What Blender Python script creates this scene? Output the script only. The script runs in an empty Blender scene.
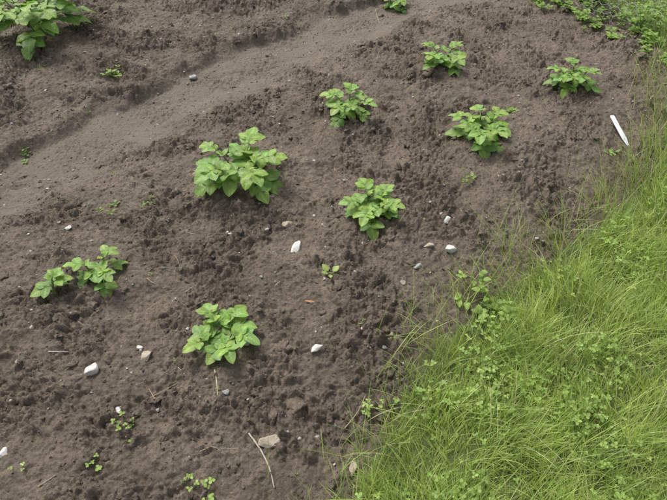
import bpy, bmesh, math, random
import numpy as np
from mathutils import Vector
random.seed(11); R=np.random.default_rng(7)
PI=math.pi
# ---------------- noise
def h2(ix,iy,s):
    ix=ix.astype(np.int64);iy=iy.astype(np.int64)
    n=(ix*374761393+iy*668265263+s*1442695041)&0xffffffff
    n=((n^(n>>13))*1274126177)&0xffffffff
    n=((n^(n>>15))*2246822519)&0xffffffff
    return ((n^(n>>16))&0xffffff)/float(0x1000000)
def perlin(x,y,s):
    ix=np.floor(x);iy=np.floor(y);fx=x-ix;fy=y-iy
    u=fx*fx*fx*(fx*(fx*6-15)+10);v=fy*fy*fy*(fy*(fy*6-15)+10)
    def g(a,b):
        t=h2(ix+a,iy+b,s)*2*PI
        return np.cos(t)*(fx-a)+np.sin(t)*(fy-b)
    return ((g(0,0)*(1-u)+g(1,0)*u)*(1-v)+(g(0,1)*(1-u)+g(1,1)*u)*v)*1.5
def worley(x,y,s):
    ix=np.floor(x);iy=np.floor(y);d=np.full(x.shape,9.0);c=np.zeros(x.shape)
    for a in(-1,0,1):
        for b in(-1,0,1):
            px=ix+a+h2(ix+a,iy+b,s);py=iy+b+h2(ix+a,iy+b,s+1)
            q=(px-x)**2+(py-y)**2;m=q<d
            d=np.where(m,q,d);c=np.where(m,h2(ix+a,iy+b,s+2),c)
    return np.sqrt(d),c
def sm(a,b,x):
    t=np.clip((x-a)/(b-a),0,1);return t*t*(3-2*t)
D=np.array([.73,.683]);N=np.array([-.683,.73])
def st(x,y): return x*N[0]+y*N[1], x*D[0]+y*D[1]
PL=[(-.395,2.0,.225,5,4,.09),(.073,2.535,.14,4,4,.06),(.621,3.053,.135,4,4,.06),(.700,2.33,.155,5,4,.06),(1.279,2.817,.125,4,4,.06),(.155,1.79,.12,5,4,.05),(-.376,1.148,.112,5,4,.05),(-.85,1.42,.08,3,3,.045),(-.99,1.31,.055,1,4,.03),(-1.77,3.40,.39,7,5,.19),(.442,4.091,.08,3,4,.05)]
def edge(t):
    return np.interp(t,[-3,.45,.68,1.09,1.74,2.58,3.14,3.6,4.2],[.38,.43,.5,.62,.57,.53,.75,1.0,1.6])
def masks(x,y):
    s,t=st(x,y)
    s2=s+.07*perlin(x*1.7,y*1.7,11)+.05*perlin(x*6,y*6,12)
    fc=2.49+.09*t-.05*(np.clip(t,-2,4)-1.3)**2
    q=s2-fc
    fur=sm(-.42,-.10,q)*(1-sm(.20,.27,q))
    far=sm(8,14,np.hypot(x,y-2))
    gr=1-sm(-.03,.05,s-edge(t)+.03*perlin(x*9,y*9,5))
    gr=np.maximum(gr,sm(3.95,4.15,t+.1*perlin(x*3,y*3,6)))
    gr=np.maximum(gr,far)
    return q,t,fur,gr,far,s
def macro(x,y):
    q,t,fur,gr,far,s=masks(x,y)
    z=.080*sm(.5,.95,s)*(1-sm(-.45,-.02,q))
    z=z-.02*np.exp(-((s-1.45)/.16)**2)
    z=z+.065*sm(.19,.29,q)+.045*sm(.29,.75,q)
    wx=x+.05*perlin(x*4,y*4,61);wy=y+.05*perlin(x*4,y*4,62)
    for p in PL[:9]:
        r2=(wx-p[0])**2+(wy-p[1])**2
        z=z+.034*np.exp(-r2/(.18**2))
    for p in PL[:9]:
        z=z-.016*np.exp(-((x-p[0])**2+(y-p[1])**2)/(.055**2))
    z=z*(1-far)
    return z
def height(x,y,fine=True):
    q,t,fur,gr,far,s=masks(x,y)
    z=macro(x,y)
    rough=(1-.62*fur)*(1-.75*gr)
    z=z+.014*perlin(x*2.6,y*2.6,1)*(1-far)
    z=z+.014*perlin(x*6.3,y*6.3,2)*(.4+.6*rough)*(1-far)
    if not fine: return z
    wx=x+.014*perlin(x*16,y*16,31)+.006*perlin(x*50,y*50,33);wy=y+.014*perlin(x*16,y*16,32)+.006*perlin(x*50,y*50,34)
    m=.36+.70*sm(-.25,.4,perlin(x*3.7,y*3.7,40)+.5*perlin(x*11,y*11,41))
    r=rough*m
    z=z+.028*r*(np.abs(perlin(wx*10,wy*10,3))-.3)
    z=z+.023*r*(np.abs(perlin(wx*21,wy*21,4))-.3)
    z=z+.018*r*(np.abs(perlin(wx*43,wy*43,7))-.3)
    z=z+.0108*(.2+.8*r)*(np.abs(perlin(x*88,y*88,8))-.3)
    z=z+.0045*(.25+.75*r)*perlin(x*170,y*170,9)
    d,c=worley(wx*24,wy*24,24)
    z=z+.023*r*np.clip(c*2-1,0,1)*np.sqrt(np.clip(1-(d/.6)**2,0,1))
    d,c=worley(wx*58,wy*58,28)
    z=z+.010*(.12+.88*r)*np.clip(c*1.6-.6,0,1)*np.sqrt(np.clip(1-(d/.6)**2,0,1))
    return z
# ---------------- mesh helpers
def np_mesh(name,V,F,mat,col=None,uv=None,smooth=True):
    me=bpy.data.meshes.new(name);V=np.asarray(V,dtype=np.float32);F=np.asarray(F,dtype=np.int32);n,k=F.shape
    me.vertices.add(len(V));me.vertices.foreach_set('co',V.ravel())
    me.loops.add(n*k);me.loops.foreach_set('vertex_index',F.ravel())
    me.polygons.add(n);me.polygons.foreach_set('loop_start',np.arange(n,dtype=np.int32)*k)
    me.update(calc_edges=True)
    if smooth: me.polygons.foreach_set('use_smooth',np.ones(n,dtype=bool))
    if col is not None:
        c=np.ones((len(V),4),dtype=np.float32);c[:,:3]=col
        me.color_attributes.new('Col','FLOAT_COLOR','POINT').data.foreach_set('color',c.ravel())
    if uv is not None:
        me.attributes.new('LC','FLOAT_VECTOR','POINT').data.foreach_set('vector',np.asarray(uv,dtype=np.float32).ravel())
    ob=bpy.data.objects.new(name,me);bpy.context.scene.collection.objects.link(ob)
    me.materials.append(mat);return ob
class MB:
    def __init__(s): s.V=[];s.F=[];s.C=[];s.U=[];s.n=0
    def grid(s,P,col,uv=None):
        a,b=P.shape[:2];i=np.arange(a*b).reshape(a,b)+s.n
        s.F.append(np.stack([i[:-1,:-1],i[1:,:-1],i[1:,1:],i[:-1,1:]],-1).reshape(-1,4))
        s.V.append(P.reshape(-1,3));s.C.append(np.broadcast_to(col,P.shape).reshape(-1,3))
        s.U.append(np.zeros((a*b,3)) if uv is None else uv.reshape(-1,3));s.n+=a*b
    def tube(s,pts,r0,r1,col,k=5):
        pts=np.asarray(pts,float);m=len(pts);T=np.gradient(pts,axis=0);T/=np.linalg.norm(T,axis=1)[:,None]+1e-9
        ref=np.array([.3,.2,.93]) if abs(T[0][2])<.8 else np.array([1,.1,0.])
        A=np.cross(T,ref);A/=np.linalg.norm(A,axis=1)[:,None]+1e-9;B=np.cross(T,A)
        an=np.linspace(0,2*PI,k+1);r=np.linspace(r0,r1,m)[:,None,None]
        P=pts[:,None]+r*(A[:,None]*np.cos(an)[None,:,None]+B[:,None]*np.sin(an)[None,:,None])
        s.grid(P,col)
    def leaf(s,o,d,up,L,W,col,fold=.3,curl=.25,cr=.05,nu=8,nv=6,pw=.75,flat=.8,mid=.16):
        d=np.array(d,float);d/=np.linalg.norm(d);sd=np.cross(up,d);sd/=np.linalg.norm(sd)+1e-9;n=np.cross(d,sd)
        u=np.linspace(0,1,nu+1)[:,None];v=np.linspace(-1,1,nv+1)[None]
        pr=np.clip(np.sin(PI*u**pw),0,1)**flat
        y=v*W/2*pr;x=u*L+0*v;ph=random.uniform(0,6)
        z=fold*np.abs(y)*(1-.5*np.abs(v))-curl*L*u*u+cr*L*pr*v*v*np.sin(u*random.uniform(7,12)+ph+v)
        y=y+curl*.15*L*u*u*math.sin(ph)
        P=np.array(o)+x[...,None]*d+y[...,None]*sd+z[...,None]*n
        c=np.array(col)*(1+mid*np.exp(-(v/.12)**2)+0*u)[...,None]*(1+.12*(u-.5)+0*v)[...,None]
        s.grid(P,c,np.stack([u+0*v,v+0*u,np.ones_like(x)],-1))
    def build(s,name,mat):
        return np_mesh(name,np.concatenate(s.V),np.concatenate(s.F),mat,np.concatenate(s.C),np.concatenate(s.U))
# ---------------- materials
def newmat(name):
    m=bpy.data.materials.new(name);m.use_nodes=True;nt=m.node_tree
    return m,nt,nt.nodes['Principled BSDF']
def noise(nt,scale,detail=4,rough=.6,co=None):
    n=nt.nodes.new('ShaderNodeTexNoise');n.inputs['Scale'].default_value=scale;n.inputs['Detail'].default_value=detail;n.inputs['Roughness'].default_value=rough
    if co: nt.links.new(co,n.inputs['Vector'])
    return n
def ramp(nt,f,a,b,ca,cb):
    r=nt.nodes.new('ShaderNodeValToRGB');e=r.color_ramp.elements;e[0].position=a;e[1].position=b
    e[0].color=(*ca,1);e[1].color=(*cb,1);nt.links.new(f,r.inputs[0]);return r
def mix(nt,f,a,b,mode='MIX'):
    m=nt.nodes.new('ShaderNodeMix');m.data_type='RGBA';m.blend_type=mode
    for s,v in((m.inputs[0],f),(m.inputs[6],a),(m.inputs[7],b)):
        if hasattr(v,'is_linked') : nt.links.new(v,s)
        elif isinstance(v,tuple): s.default_value=(*v,1)
        else: s.default_value=v
    return m.outputs[2]
def soilmat(name,attr):
    m,nt,b=newmat(name);g=nt.nodes.new('ShaderNodeNewGeometry');co=g.outputs['Position']
    c1=ramp(nt,noise(nt,3.2,5,.6,co).outputs[0],.3,.7,(.150,.121,.093),(.222,.185,.147))
    c0=ramp(nt,noise(nt,14,5,.7,co).outputs[0],.3,.7,(.76,.75,.74),(1.2,1.19,1.18))
    c=mix(nt,1.0,c1.outputs[0],c0.outputs[0],'MULTIPLY')
    c2=ramp(nt,noise(nt,60,6,.7,co).outputs[0],.32,.72,(.63,.61,.59),(1.37,1.36,1.34))
    c=mix(nt,1.0,c,c2.outputs[0],'MULTIPLY')
    c3=ramp(nt,noise(nt,420,3,.7,co).outputs[0],.3,.75,(.63,.63,.63),(1.55,1.53,1.5))
    c=mix(nt,.95,c,c3.outputs[0],'MULTIPLY')
    if attr:
        a=nt.nodes.new('ShaderNodeAttribute');a.attribute_name='Col';sp=nt.nodes.new('ShaderNodeSeparateColor');nt.links.new(a.outputs[0],sp.inputs[0])
        fcol=ramp(nt,noise(nt,90,6,.75,co).outputs[0],.3,.72,(.150,.123,.092),(.270,.229,.180))
        mf=nt.nodes.new('ShaderNodeMath');mf.operation='MULTIPLY';mf.inputs[1].default_value=.75;nt.links.new(sp.outputs[0],mf.inputs[0])
        c=mix(nt,mf.outputs[0],c,fcol.outputs[0])
        gcol=ramp(nt,noise(nt,30,5,.7,co).outputs[0],.3,.7,(.09,.11,.04),(.14,.18,.055))
        c=mix(nt,sp.outputs[1],c,gcol.outputs[0])
    nt.links.new(c,b.inputs['Base Color']);b.inputs['Roughness'].default_value=.75;b.inputs['Specular IOR Level'].default_value=.4
    b2=nt.nodes.new('ShaderNodeBump');b2.inputs['Strength'].default_value=1;b2.inputs['Distance'].default_value=.008
    nt.links.new(noise(nt,75,3,.6,co).outputs[0],b2.inputs['Height'])
    bp=nt.nodes.new('ShaderNodeBump');bp.inputs['Strength'].default_value=1;bp.inputs['Distance'].default_value=.005
    nt.links.new(b2.outputs[0],bp.inputs['Normal'])
    nt.links.new(noise(nt,190,8,.75,co).outputs[0],bp.inputs['Height']);nt.links.new(bp.outputs[0],b.inputs['Normal'])
    return m
def leafmat(name,trans=.3,rough=.5,veins=True,nscale=60):
    m,nt,b=newmat(name);a=nt.nodes.new('ShaderNodeAttribute');a.attribute_name='Col'
    g=nt.nodes.new('ShaderNodeNewGeometry')
    r=ramp(nt,noise(nt,nscale,4,.6,g.outputs['Position']).outputs[0],.3,.7,(.8,.82,.8),(1.2,1.18,1.1))
    c=mix(nt,1.0,a.outputs[0],r.outputs[0],'MULTIPLY')
    nt.links.new(c,b.inputs['Base Color']);b.inputs['Roughness'].default_value=rough;b.inputs['Specular IOR Level'].default_value=.4
    if veins:
        u=nt.nodes.new('ShaderNodeAttribute');u.attribute_name='LC';sx=nt.nodes.new('ShaderNodeSeparateXYZ');nt.links.new(u.outputs['Vector'],sx.inputs[0])
        def M(op,x,y=None):
            n=nt.nodes.new('ShaderNodeMath');n.operation=op
            for i,q in enumerate((x,y)):
                if q is None: continue
                if isinstance(q,(int,float)): n.inputs[i].default_value=q
                else: nt.links.new(q,n.inputs[i])
            return n.outputs[0]
        w=M('SINE',M('SUBTRACT',M('MULTIPLY',sx.outputs[0],40),M('MULTIPLY',M('ABSOLUTE',sx.outputs[1]),9)))
        bp=nt.nodes.new('ShaderNodeBump');bp.inputs['Strength'].default_value=.22;bp.inputs['Distance'].default_value=.0009
        nt.links.new(w,bp.inputs['Height']);nt.links.new(bp.outputs[0],b.inputs['Normal'])
    t=nt.nodes.new('ShaderNodeBsdfTranslucent');c2=mix(nt,1.0,c,(1.5,1.6,.6),'MULTIPLY');nt.links.new(c2,t.inputs[0])
    ms=nt.nodes.new('ShaderNodeMixShader');ms.inputs[0].default_value=trans
    nt.links.new(b.outputs[0],ms.inputs[1]);nt.links.new(t.outputs[0],ms.inputs[2])
    nt.links.new(ms.outputs[0],nt.nodes['Material Output'].inputs[0]);return m
def stonemat(name,ca,cb,sc=40):
    m,nt,b=newmat(name);t=nt.nodes.new('ShaderNodeTexCoord');co=t.outputs['Object']
    r=ramp(nt,noise(nt,sc,6,.7,co).outputs[0],.35,.65,ca,cb);nt.links.new(r.outputs[0],b.inputs['Base Color']);b.inputs['Roughness'].default_value=.8
    bp=nt.nodes.new('ShaderNodeBump');bp.inputs['Distance'].default_value=.003;nt.links.new(noise(nt,150,5,.6,co).outputs[0],bp.inputs['Height']);nt.links.new(bp.outputs[0],b.inputs['Normal']);return m
def colmat(name,rough=.8):
    m,nt,b=newmat(name);a=nt.nodes.new('ShaderNodeAttribute');a.attribute_name='Col'
    g=nt.nodes.new('ShaderNodeNewGeometry');r=ramp(nt,noise(nt,130,4,.6,g.outputs['Position']).outputs[0],.3,.7,(.75,.75,.75),(1.2,1.2,1.2))
    nt.links.new(mix(nt,1.0,a.outputs[0],r.outputs[0],'MULTIPLY'),b.inputs['Base Color']);b.inputs['Roughness'].default_value=rough;return m
M_soil=soilmat('soil',True);M_clod=soilmat('soil_clod',False)
M_leaf=leafmat('potato_leaf',.28,.48);M_grass=leafmat('grass_blade',.35,.45,False,8);M_weed=leafmat('weed_leaf',.35,.5,False,40)
M_peb=colmat('pebble');M_straw=colmat('straw')
# ---------------- ground
def axis(core):
    a=core[0];b=core[-1];ext=[];d=.006;p=0
    while p<220: d*=1.32;p+=d;ext.append(p)
    ext=np.array(ext);return np.concatenate([(a-ext)[::-1],core,b+ext])
xs=axis(np.arange(-2.45,2.45,.0043));ys=axis(np.concatenate([np.arange(.38,2.1,.0038),np.arange(2.1,4.5,.0056)]))
X,Y=np.meshgrid(xs,ys,indexing='ij');x=X.ravel();y=Y.ravel()
Z=height(x,y);q_,t_,fur,gr,far,s_=masks(x,y)
Zg=Z.reshape(X.shape);Mg=np.stack([fur,gr],-1).reshape(X.shape+(2,))
i=np.arange(len(x)).reshape(X.shape)
F=np.stack([i[:-1,:-1],i[1:,:-1],i[1:,1:],i[:-1,1:]],-1).reshape(-1,4)
np_mesh('ground',np.stack([x,y,Z],-1),F,M_soil,np.stack([fur,gr,far],-1))
def look(x,y):
    i=np.clip(np.searchsorted(xs,x)-1,0,len(xs)-2);j=np.clip(np.searchsorted(ys,y)-1,0,len(ys)-2)
    a=(x-xs[i])/(xs[i+1]-xs[i]);b=(y-ys[j])/(ys[j+1]-ys[j])
    return (Zg[i,j]*(1-a)+Zg[i+1,j]*a)*(1-b)+(Zg[i,j+1]*(1-a)+Zg[i+1,j+1]*a)*b
def gz(x,y,fine=True): return float(look(float(x),float(y)))
def grassy(x,y):
    i=int(np.searchsorted(xs,x));j=int(np.searchsorted(ys,y));return Mg[i,j,1]
# ---------------- camera
cam=bpy.data.objects.new('camera',bpy.data.cameras.new('camera'));bpy.context.scene.collection.objects.link(cam)
cam.location=(0,0,1.665);cam.rotation_euler=(math.radians(45),0,0);cam.data.lens=31.1;cam.data.clip_end=600;cam.data.clip_start=.02
bpy.context.scene.camera=cam
# ---------------- scatter lumps
def ico(sub):
    bm=bmesh.new();bmesh.ops.create_icosphere(bm,subdivisions=sub,radius=1);V=np.array([v.co[:] for v in bm.verts]);F=np.array([[v.index for v in f.verts] for f in bm.faces]);bm.free();return V,F
def facet(V0,rg,npl=11,k=14):
    nn=rg.normal(0,1,(npl,3));nn/=np.linalg.norm(nn,axis=1)[:,None];dd=rg.uniform(.55,.95,npl)
    q=(V0@nn.T)/dd[None];q=np.maximum(q,.25)
    r=(np.sum(q**k,1))**(-1/k);return V0*np.clip(r,0,1.3)[:,None]
def lumps(name,n,sub,rmin,rmax,mat,keep,col=None,sink=.35,flat=.75,ang=.25,pw=3,region=(-2.4,2.4,.4,4.5),smooth=False,jit=.3):
    V0,F0=ico(sub);x=R.uniform(region[0],region[1],n);y=R.uniform(region[2],region[3],n)
    k=R.random(n)<keep(x,y);x=x[k];y=y[k];n=len(x)
    r=rmin+(rmax-rmin)*R.random(n)**pw;z=look(x,y)
    T=[]
    for j in range(12):
        f=1+ang*sum(np.sin(V0@R.normal(0,2.5+1.5*q,3)+R.uniform(0,6)) for q in range(4))/2.5+R.normal(0,ang*jit,len(V0));T.append(facet(V0,R)*f[:,None])
    T=np.array(T)[R.integers(0,12,n)]
    sc=R.uniform(.65,1.35,(n,1,3));sc[:,:,2]*=flat;T=T*sc;a=R.uniform(0,2*PI,n);c,s=np.cos(a)[:,None],np.sin(a)[:,None]
    P=np.stack([T[...,0]*c-T[...,1]*s,T[...,0]*s+T[...,1]*c,T[...,2]],-1)*r[:,None,None]
    P+=np.stack([x,y,z+r*flat*(1-2*sink)],-1)[:,None]
    Fs=F0[None]+(np.arange(n)*len(V0))[:,None,None]
    C=None if col is None else np.repeat(col(n),len(V0),0)
    return np_mesh(name,P.reshape(-1,3),Fs.reshape(-1,3),mat,C,smooth=smooth)
def bed(x,y):
    q,t,fur,gr,far,s=masks(x,y);return (1-.84*fur)*(1-gr)*(.2+.8*sm(-.2,.3,perlin(x*3.7,y*3.7,40)))
lumps('soil_clods',3000,3,.005,.021,M_clod,bed,sink=.52,ang=.42,pw=2.2,flat=.65,jit=.14,smooth=True)
lumps('soil_crumbs',40000,1,.0018,.0068,M_clod,lambda x,y:np.clip(bed(x,y)+.18*(1-masks(x,y)[3]),0,1),sink=.38,pw=2.0)
def pc(n):
    g=R.uniform(.2,.6,(n,1));return g*np.array([1,.94,.86])+R.uniform(-.02,.02,(n,3))
lumps('pebbles',3400,2,.0012,.008,M_peb,lambda x,y:(1-masks(x,y)[3])*(1-.2*masks(x,y)[2]),col=pc,sink=.25,flat=.6,pw=4)
# ---------------- potato plants
def leafcol(k,v=.12):
    base=np.array([.150,.270,.062])*(1-k)+np.array([.300,.455,.125])*k
    return base*random.uniform(1-v,1+v)*np.array([random.uniform(.9,1.12),1,random.uniform(.8,1.2)])
def compound(mb,o,az,el,reach,Lt,young):
    n=9;th=el;p=np.array(o,float);pts=[p.copy()];drop=random.uniform(.6,1.0)
    for i in range(n):
        az+=random.uniform(-.05,.05)
        p=p+reach/n*np.array([math.cos(th)*math.cos(az),math.cos(th)*math.sin(az),math.sin(th)]);pts.append(p.copy());th-=drop/n
    pts=np.array(pts);mb.tube(pts,.0028,.0014,(.2,.31,.1))
    def fr(f):
        q=f*n;i=min(int(q),n-1);d=pts[i+1]-pts[i];d/=np.linalg.norm(d);o=pts[i]+(pts[i+1]-pts[i])*(q-i)
        sd=np.cross(d,[0,0,1.]);sd/=np.linalg.norm(sd)+1e-9;up=np.cross(sd,d);return o,d,sd,up
    o,d,sd,up=fr(1.0);up=up+np.array([random.uniform(-.3,.3) for _ in range(3)])+np.array([0,0,.4])
    mb.leaf(o,d,up,Lt,Lt*random.uniform(.66,.78),leafcol(young),curl=random.uniform(.05,.3),pw=.78,flat=.66,cr=.06,mid=.3)
    for k,f in enumerate((.84,.55)):
        if k==1 and random.random()<.2: continue
        for sg in(-1,1):
            o,d,sd,up=fr(f+random.uniform(-.04,.04));L=Lt*(.85-.24*k)*random.uniform(.8,1.1)
            dd=d*random.uniform(.35,.75)+sg*sd+up*random.uniform(0,.35)
            upp=up-sg*sd*.15+np.array([random.uniform(-.25,.25) for _ in range(3)])+np.array([0,0,.3])
            mb.leaf(o,dd,upp,L,L*random.uniform(.66,.78),leafcol(young-.12),curl=random.uniform(.05,.35),pw=.78,flat=.66,cr=.06,mid=.3)
def potato(x,y,rad,stems=3,nl=5,hh=None,name='potato_plant'):
    mb=MB();z=gz(x,y,False);off=random.uniform(0,6)
    for s in range(stems):
        a=s*2*PI/stems+off+random.uniform(-.3,.3);bx=x+.02*math.cos(a);by=y+.02*math.sin(a);H=(hh+.015)*random.uniform(.85,1.08)
        lean=rad*random.uniform(.2,.38)
        P=[np.array([bx+lean*u**1.3*math.cos(a),by+lean*u**1.3*math.sin(a),z-.02+(H+.02)*u]) for u in np.linspace(0,1,7)]
        mb.tube(P,.0055,.003,(.2,.29,.1))
        for i in range(nl):
            u=.35+.65*i/(nl-1);q=u*6;j=min(int(q),5);o=P[j]+(P[j+1]-P[j])*(q-j)
            az=a+(0 if i==nl-1 else i*2.4+random.uniform(-.5,.5))
            reach=rad*random.uniform(.42,.58)*(1.12-.5*u);el=.28+.42*u
            compound(mb,o,az,el,reach,(.042+.175*rad)*random.uniform(.82,1.15)*(1.1-.2*u),.05+.85*u)
        for i in range(3):
            az=random.uniform(0,6.28);mb.leaf(P[-1],(math.cos(az)*.8,math.sin(az)*.8,.7),(math.cos(az+PI),math.sin(az+PI),.7),.024+.05*rad,.017+.032*rad,leafcol(1),curl=.2)
    return mb.build(name,M_leaf)
for (x,y,r,ss,nl,hh) in PL: potato(x,y,r,ss,nl,hh)
# ---------------- stones
M_white=stonemat('white_stone',(.55,.53,.48),(.78,.76,.71));M_tan=stonemat('tan_stone',(.36,.30,.22),(.55,.48,.38));M_grey=stonemat('grey_stone',(.3,.3,.3),(.45,.44,.42))
SV,SF=ico(4)
def stone(name,x,y,lx,ly,lz,rot,mat,seed):
    rg=np.random.default_rng(seed);V=facet(SV,rg,12,16)*(1+.03*np.sin(SV@rg.normal(0,6,3)))[:,None]
    V/=np.abs(V).max(0);V=V*np.array([lx,ly,lz])/2
    ob=np_mesh(name,V,SF,mat);ob.location=(x,y,gz(x,y)+lz*.22);ob.rotation_euler=(rg.uniform(-.2,.2),rg.uniform(-.2,.2),rot)
ST=[(-.146,1.598,.075,.036,70,'w'),(.454,1.586,.055,.045,0,'w'),(.463,1.744,.05,.034,80,'w'),(-.781,1.029,.062,.05,60,'w'),(-.619,1.087,.055,.034,60,'t'),(-.052,1.123,.053,.033,50,'w'),(-.192,.812,.068,.044,20,'t'),(-.808,3.061,.064,.053,90,'g'),(.055,.747,.05,.03,80,'t'),(.374,1.611,.046,.034,30,'t'),(-.187,1.751,.05,.045,0,'t'),(-.948,.753,.042,.03,90,'w'),(-.591,2.035,.064,.04,0,'t'),(-.283,1.126,.046,.03,30,'g'),(-1.073,1.711,.032,.024,0,'w'),(-.656,.898,.034,.02,110,'w'),(-.334,.95,.024,.024,0,'g'),(.32,1.499,.036,.03,0,'g'),(.261,1.427,.028,.022,0,'t'),(-1.019,1.189,.02,.02,0,'t'),(-.65,1.13,.026,.022,30,'w'),(-1.02,1.06,.02,.016,30,'t'),(.2,1.2,.02,.016,30,'t')]
for k,(x,y,L,W,rot,m) in enumerate(ST):
    stone({'w':'white_stone','t':'tan_stone','g':'grey_stone'}[m],x,y,L,W,min(L,W)*.7,math.radians(rot),{'w':M_white,'t':M_tan,'g':M_grey}[m],k+3)
# ---------------- grass
def blades(x,y,L,w,th0,th1,az,col,K=5):
    n=len(x);z=height(x,y,False)
    p=np.stack([x,y,z-.004],-1);d=np.stack([np.cos(az),np.sin(az),0*az],-1);tw=az+PI/2+R.uniform(-.9,.9,n)
    sd=np.stack([np.cos(tw),np.sin(tw),R.uniform(-.3,.3,n)],-1);V=np.zeros((n,K+1,2,3))
    for k in range(K+1):
        u=k/K;ww=w*(.55+.45*min(1,u*4))*(1-u**2.2)+.0002
        V[:,k,0]=p-sd*ww[:,None]/2;V[:,k,1]=p+sd*ww[:,None]/2
        th=th0+th1*u;p=p+(L/K)[:,None]*(np.sin(th)[:,None]*d+np.cos(th)[:,None]*np.array([0,0,1.]))
    i=(np.arange(n)*(K+1)*2)[:,None]+(np.arange(K)*2)[None]
    F=np.stack([i,i+1,i+3,i+2],-1).reshape(-1,4)
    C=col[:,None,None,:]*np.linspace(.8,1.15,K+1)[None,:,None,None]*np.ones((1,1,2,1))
    return V.reshape(-1,3),F,C.reshape(-1,3)
def gcol(x,y,dry=.04):
    n=len(x);a=np.clip(R.random(n)*.7+.3*(perlin(x*6,y*6,90)+.5),0,1)[:,None]
    c=np.array([.225,.325,.078])*(1-a)+np.array([.47,.575,.19])*a;c=c*R.uniform(.78,1.2,(n,1))
    k=R.random(n)<dry;c[k]=np.array([.58,.52,.33])*R.uniform(.7,1.2,(k.sum(),1));return c
def grasspts(n,smin,smax,tmin,tmax,prob):
    s=R.uniform(smin,smax,n);t=R.uniform(tmin,tmax,n);x=s*N[0]+t*D[0];y=s*N[1]+t*D[1];k=R.random(n)<prob(x,y,s,t);return x[k],y[k]
def inside(x,y,s,t): 
    cl=.5+.5*sm(-.3,.3,perlin(x*9,y*9,50));return sm(.03,-.09,s-edge(t)+.05*perlin(x*8,y*8,51))*cl
def lawn(x,y): # patches where clover takes over
    return sm(-.1,.3,perlin(x*3.3+2,y*3.3,77)+.35*np.exp(-((x-.45)**2+(y-.85)**2)/.12))
parts=[]
def addg(x,y,Lm,Ls,wm,th0,th1,dry=.04,az=None):
    n=len(x);L=np.clip(R.normal(Lm,Ls,n),.02,.5)*(1+.5*perlin(x*5,y*5,52))
    if az is None: az=R.uniform(-PI,PI,n)*.5+(3.4*perlin(x*3.2,y*3.2,53)+math.radians(170))*.5
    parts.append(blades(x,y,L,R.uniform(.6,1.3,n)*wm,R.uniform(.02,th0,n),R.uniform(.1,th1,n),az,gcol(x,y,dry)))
x,y=grasspts(84000,-.40,.75,.1,3.6,inside);addg(x,y,.072,.026,.0026,.9,1.5,.04)
x,y=grasspts(24000,-2.0,.7,-1.2,5.0,inside);addg(x,y,.085,.02,.0045,.8,1.4)
x,y=grasspts(9000,-.5,.75,.1,4.2,inside);addg(x,y,.16,.045,.0026,.6,1.7,.08)
x,y=grasspts(5200,.3,1.1,.1,4.2,lambda x,y,s,t:np.exp(-((s-edge(t)-.02)/.10)**2)*.8);addg(x,y,.14,.055,.0023,1.0,1.6,.12)
x,y=grasspts(12000,.3,3.5,3.7,5.5,lambda x,y,s,t:masks(x,y)[3]);addg(x,y,.10,.03,.003,.8,1.4,.12)
def tuft(x,y,n,Lm,sp,azm,azs,th0=.7,dry=.15,w=.0023):
    xx=R.normal(x,sp,n);yy=R.normal(y,sp,n);L=np.clip(R.normal(Lm,Lm*.25,n),.03,.5)
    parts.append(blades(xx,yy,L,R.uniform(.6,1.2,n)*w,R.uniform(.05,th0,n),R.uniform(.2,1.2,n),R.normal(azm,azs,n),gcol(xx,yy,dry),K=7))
for x,y,n,L,sp,am,as_ in [(.7,1.58,26,.24,.03,1.9,.8),(1.12,1.87,24,.26,.035,2.4,.6),(.91,1.69,20,.2,.03,2.2,.8),(1.4,2.08,70,.24,.05,2.4,.8),(1.57,2.33,90,.2,.06,2.6,.9),(.37,1.17,26,.15,.03,2.4,.9),(.58,1.97,9,.12,.008,1.9,.7),(1.67,2.63,60,.16,.06,2.6,1),(.3,1.03,24,.13,.03,2.6,1),(1.22,1.93,34,.16,.04,2.4,1),(1.72,2.9,50,.14,.07,2.6,1),(.45,1.35,24,.14,.04,2.4,1),(.62,1.46,40,.13,.05,2.4,1.2)]:
    tuft(x,y,n,L,sp,am,as_)
o=0;Vs=[];Fs=[];Cs=[]
for V,F,C in parts: Vs.append(V);Fs.append(F+o);Cs.append(C);o+=len(V)
np_mesh('grass',np.concatenate(Vs),np.concatenate(Fs),M_grass,np.concatenate(Cs))
# clover in lawn
def wcol(k=.5): return (np.array([.20,.32,.075])*(1-k)+np.array([.37,.50,.15])*k)*random.uniform(.85,1.15)
def trefoil(mb,x,y,z,h,r,k=.6):
    a=random.uniform(0,6.28);tx=x+h*.35*math.cos(a);ty=y+h*.35*math.sin(a);top=np.array([tx,ty,z+h])
    mb.tube([(x,y,z),(x*.6+tx*.4,y*.6+ty*.4,z+h*.55),top],.0009,.0007,(.2,.3,.08),3)
    b=random.uniform(0,6.28);c=wcol(random.random()*k+.2)
    for j in range(3):
        q=b+j*2.094+random.uniform(-.3,.3);mb.leaf(top,(math.cos(q),math.sin(q),random.uniform(-.3,.6)),(random.uniform(-.3,.3),random.uniform(-.3,.3),1),r*random.uniform(.8,1.1),r*.8,c,fold=.35,curl=.15,cr=0,nu=4,nv=2,pw=1.1,flat=.6)
mb=MB()
x,y=grasspts(8500,-.45,.7,.1,3.4,lambda x,y,s,t:inside(x,y,s,t)*(.05+.95*lawn(x,y)));z=height(x,y,False)
for a,b,c in zip(x,y,z): trefoil(mb,a,b,c,random.uniform(.02,.075),random.uniform(.006,.015),.7)
mb.build('clover',M_weed)
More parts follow.
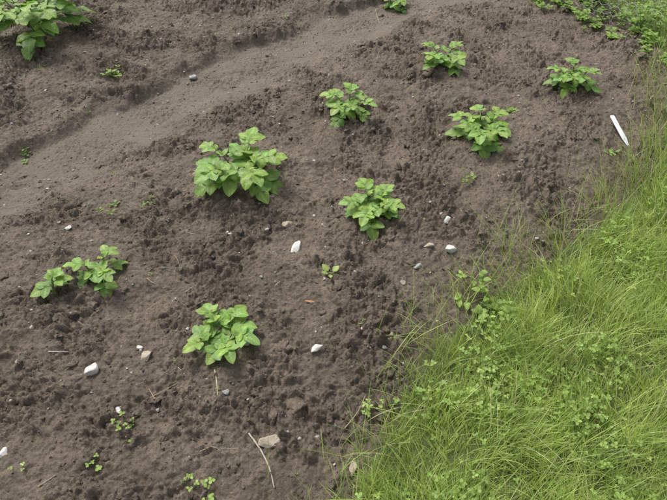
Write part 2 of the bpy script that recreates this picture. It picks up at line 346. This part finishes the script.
# ---------------- weeds on bed
def rosette(mb,x,y,r,n,k=.5,asp=.55,el=.45,stalk=.3):
    z=gz(x,y);b=random.uniform(0,6)
    for j in range(n):
        q=b+j*2.4;e=el*random.uniform(.5,1.6);d=np.array([math.cos(q)*math.cos(e),math.sin(q)*math.cos(e),math.sin(e)])
        L=r*random.uniform(.65,1.1);o=np.array([x,y,z]);p=o+d*L*stalk
        mb.tube([o,(o+p)/2,p],.0008,.0006,(.2,.3,.09),3)
        mb.leaf(p,d,(0,0,1),L*(1-stalk),L*(1-stalk)*asp*1.3,wcol(k),fold=.2,curl=.15,nu=6,nv=4)
def weedclump(x,y,rad,n,r,name='weed_seedling',kind='r',k=.5):
    mb=MB()
    for i in range(n):
        a=random.uniform(0,6.28);q=rad*math.sqrt(random.random())*(0 if n==1 else 1);X=x+q*math.cos(a);Y=y+q*math.sin(a)
        if kind=='c': trefoil(mb,X,Y,gz(X,Y),random.uniform(.01,.03),r*random.uniform(.7,1.2),.9)
        else: rosette(mb,X,Y,r*random.uniform(.7,1.2),random.randint(4,8),k)
    mb.build(name,M_weed)
for x,y,rad,n,r,kd,k in [(-.94,1.83,.05,4,.03,'r',.1),(-.79,1.87,.03,4,.02,'r',.1),(-1.23,2.99,.05,5,.035,'r',.3),(-1.5,2.31,.04,4,.025,'r',.1),(-.01,1.45,0,1,.042,'r',1),(.13,.93,.04,8,.012,'c',.5),(-.67,.72,.02,5,.010,'c',.4),(-.63,.83,.045,9,.010,'c',.4),(-.36,.66,.035,10,.011,'c',.4),(-.42,.69,.015,3,.009,'c',.5),(-1.65,3.02,.02,2,.025,'r',.3),(.92,2.62,.02,3,.03,'r',.5),(-.88,.71,.02,3,.009,'c',.3),(-.31,3.78,.02,2,.02,'r',.3),(.59,2.02,.02,2,.03,'r',.4),(1.33,2.29,.04,3,.03,'r',.5),(-1.29,2.66,.01,1,.02,'r',.3),(.11,1.24,.02,3,.008,'r',.5)]:
    weedclump(x,y,rad,n,r,kind=kd,k=k)
mb=MB()
x,y=R.uniform(-2.3,2,260),R.uniform(.5,4.2,260);k=R.random(260)<(1-masks(x,y)[3])*(1-.8*masks(x,y)[2])*.7
for a,b in zip(x[k],y[k]): rosette(mb,a,b,random.uniform(.005,.012),random.choice((2,2,3,4)),.4)
mb.build('weed_sprouts',M_weed)
def leafy(x,y,stems,H,L,k=.7,name='weed_plant',mb=None,spread=.6,drop=.25):
    own=mb is None;mb=mb or MB();z=gz(x,y,False)
    for s in range(stems):
        a=s*6.28/stems+random.uniform(-.5,.5);n=6;th=random.uniform(.15,1.0)*spread*1.4;p=np.array([x,y,z-.005]);pts=[p]
        h=H*random.uniform(.6,1.1)
        for i in range(n):
            p=p+h/n*np.array([math.sin(th)*math.cos(a),math.sin(th)*math.sin(a),math.cos(th)]);pts.append(p);th+=random.uniform(-.1,.15)
        mb.tube(pts,.0018,.001,(.2,.3,.09),4)
        for i in range(3,n+1):
            b=a+i*1.57
            for sg in(0,PI):
                if random.random()<drop: continue
                q=b+sg;e=random.uniform(.1,.7);mb.leaf(pts[i],(math.cos(q),math.sin(q),e),(-math.cos(q)*.3,-math.sin(q)*.3,1),L*random.uniform(.6,1)*(1-.35*(i==n)),L*.55,wcol(k*random.uniform(.6,1.2)),curl=.25,nu=6,nv=4)
    if own: mb.build(name,M_weed)
for x,y,s,H,L in [(.53,1.36,4,.12,.042),(.61,1.30,3,.09,.045),(.50,1.44,2,.08,.03)]:
    leafy(x,y,s,H,L,.7,spread=1.0,drop=.4)
# weed patch in far corner
mb=MB();c0=np.array([1.2,4.2]);c1=np.array([1.90,3.05])
for i in range(210):
    q=random.random();w_=random.random()**.9*.7;o=c0+(c1-c0)*q+np.array([.83,.55])*w_
    o=o+np.array([random.gauss(0,.05),random.gauss(0,.05)]);hf=.45 if w_<.22 else 1
    leafy(o[0],o[1],random.randint(1,4),random.uniform(.05,.2)*hf,random.uniform(.014,.05),random.uniform(.1,.6),mb=mb,spread=random.uniform(.5,1))
mb.build('weed_patch',M_weed)
# ---------------- wire netting fence
mb=MB();A=np.array([1.3,4.25]);B=np.array([2.4,2.95]);Lf=np.linalg.norm(B-A);cell=.03
def fp(a,h):
    f=a/Lf;p=A+(B-A)*f;return np.array([p[0]+.10*h+.012*math.sin(a*9),p[1]+.08*h+.012*math.sin(a*7+1),h*.97+.03])
wc=(.7,.71,.71);hx=cell
for i in range(int(Lf/(hx*2))):
    for j in range(int(.42/(hx*1.6))):
        a0=i*hx*2+(hx if j%2 else 0);h0=j*hx*1.6
        pts=[(a0,h0),(a0,h0+hx),(a0+hx,h0+hx*1.6),(a0,h0+hx),(a0-hx,h0+hx*1.6)]
        for (p,q) in ((0,1),(1,2),(1,4)):
            mb.tube([fp(*pts[p]),fp(*pts[q])],.0016,.0016,wc,3)
M_wire=colmat('galvanised_wire',.4)
fo=mb.build('wire_netting',M_wire)
M_wood=colmat('stake_wood',.85)
par=bpy.data.objects.new('wire_netting_fence',None);bpy.context.scene.collection.objects.link(par);fo.parent=par
for f in (0,1):
    p=A+(B-A)*f;m2=MB();pts=[(p[0],p[1],-.1),(p[0]+.02,p[1]+.01,.25),(p[0]+.05,p[1]+.04,.5)];m2.tube(pts,.014,.012,(.3,.24,.17),10)
    so=m2.build('stake',M_wood);so.parent=par
# ---------------- plant label
x0,y0,x1,y1=1.395,2.52,1.43,2.31
m,nt,b=newmat('label_plastic');b.inputs['Base Color'].default_value=(.78,.80,.82,1);b.inputs['Roughness'].default_value=.4
d=Vector((x1-x0,y1-y0,0));Ld=d.length;d.normalize();sd=Vector((-d.y,d.x,0));z0=gz(x0,y0)+.035;z1=gz(x1,y1)-.005
bm=bmesh.new();w=.012
prof=[(0,.75),(.03,1),(.7,1),(1.0,.12)]
rows=[]
for zz in(0,.0012):
    rr=[]
    for (u,ww) in prof:
        P=Vector((x0,y0,z0+(z1-z0)*u))+d*Ld*u
        rr.append((bm.verts.new(P-sd*w*ww+Vector((0,0,zz))),bm.verts.new(P+sd*w*ww+Vector((0,0,zz)))))
    rows.append(rr)
for i in range(3):
    for rr,fl in((rows[0],1),(rows[1],0)):
        q=[rr[i][0],rr[i][1],rr[i+1][1],rr[i+1][0]];bm.faces.new(q[::-1] if fl else q)
    for s in(0,1): bm.faces.new([rows[0][i][s],rows[0][i+1][s],rows[1][i+1][s],rows[1][i][s]])
for i in(0,3): bm.faces.new([rows[0][i][0],rows[0][i][1],rows[1][i][1],rows[1][i][0]])
bmesh.ops.recalc_face_normals(bm,faces=bm.faces[:])
me=bpy.data.meshes.new('plant_label');bm.to_mesh(me);bm.free();me.materials.append(m);ob=bpy.data.objects.new('plant_label',me);bpy.context.scene.collection.objects.link(ob)
# ---------------- sticks, straw
def stick(xa,ya,xb,yb,r,col,name='dry_stalk',mb=None):
    own=mb is None;mb=mb or MB();n=6;pts=[];j=random.uniform(-.08,.08)*math.hypot(xb-xa,yb-ya)
    za=gz(xa,ya)+r;zb=gz(xb,yb)+r
    for i in range(n+1):
        u=i/n;X=xa+(xb-xa)*u+j*math.sin(PI*u);Y=ya+(yb-ya)*u;pts.append((X,Y,max(za+(zb-za)*u+.002,gz(X,Y)+r*.3)))
    mb.tube(pts,r,r*.7,col,5)
    if own: mb.build(name,M_straw)
for (a,b,c,d_,r,col) in [(-.378,1.026,-.357,.8985,.0022,(.5,.42,.28)),(-.255,.836,-.169,.682,.0026,(.5,.45,.36)),(-.941,1.107,-.885,1.119,.0022,(.55,.5,.42)),(.035,.872,.103,.982,.0016,(.4,.33,.22)),(-.388,.77,-.279,.786,.0013,(.4,.33,.24)),(-.573,.947,-.494,.993,.0013,(.36,.28,.2)),(.25,1.715,.311,1.807,.0012,(.4,.33,.24)),(.294,4.046,.309,3.81,.002,(.45,.38,.25)),(-.813,.66,-.775,.694,.0014,(.4,.33,.24))]:
    stick(a,b,c,d_,r,col)
mb=MB()
for i in range(800):
    x,y=random.uniform(-2.3,2),random.uniform(.5,4.2)
    if grassy(x,y)>.4: continue
    a=random.uniform(0,6.28);L=.008+.05*random.random()**3;c=np.array([.45,.36,.24])*random.uniform(.35,1.25)
    stick(x,y,x+L*math.cos(a),y+L*math.sin(a),random.uniform(.0005,.0013),c,mb=mb)
mb.build('straw_debris',M_straw)
x,y=-.084,1.321;mb=MB();mb.leaf((x-.02,y,gz(x,y)+.006),(1,-.1,.05),(0,.2,1),.04,.012,(.38,.2,.10),fold=.6,curl=.1);mb.build('dead_leaf',M_straw)
# ---------------- light
w=bpy.data.worlds.new('World');bpy.context.scene.world=w;w.use_nodes=True;nt=w.node_tree
sky=nt.nodes.new('ShaderNodeTexSky');sky.sky_type='NISHITA';sky.sun_disc=False;sky.sun_elevation=math.radians(58);sky.sun_rotation=math.radians(-40);sky.air_density=1;sky.dust_density=5
hs=nt.nodes.new('ShaderNodeHueSaturation');hs.inputs['Saturation'].default_value=.4;nt.links.new(sky.outputs[0],hs.inputs['Color'])
bg=nt.nodes['Background'];bg.inputs['Strength'].default_value=.15;nt.links.new(hs.outputs[0],bg.inputs['Color'])
sl=bpy.data.lights.new('sun','SUN');sl.energy=2.2;sl.angle=math.radians(22);sl.color=(1,.975,.94);so=bpy.data.objects.new('sun',sl);bpy.context.scene.collection.objects.link(so)
el=math.radians(58);az=math.radians(-40)
dv=Vector((math.sin(az)*math.cos(el),math.cos(az)*math.cos(el),math.sin(el)));so.rotation_euler=dv.to_track_quat('Z','Y').to_euler()
bpy.context.scene.view_settings.view_transform='Standard'
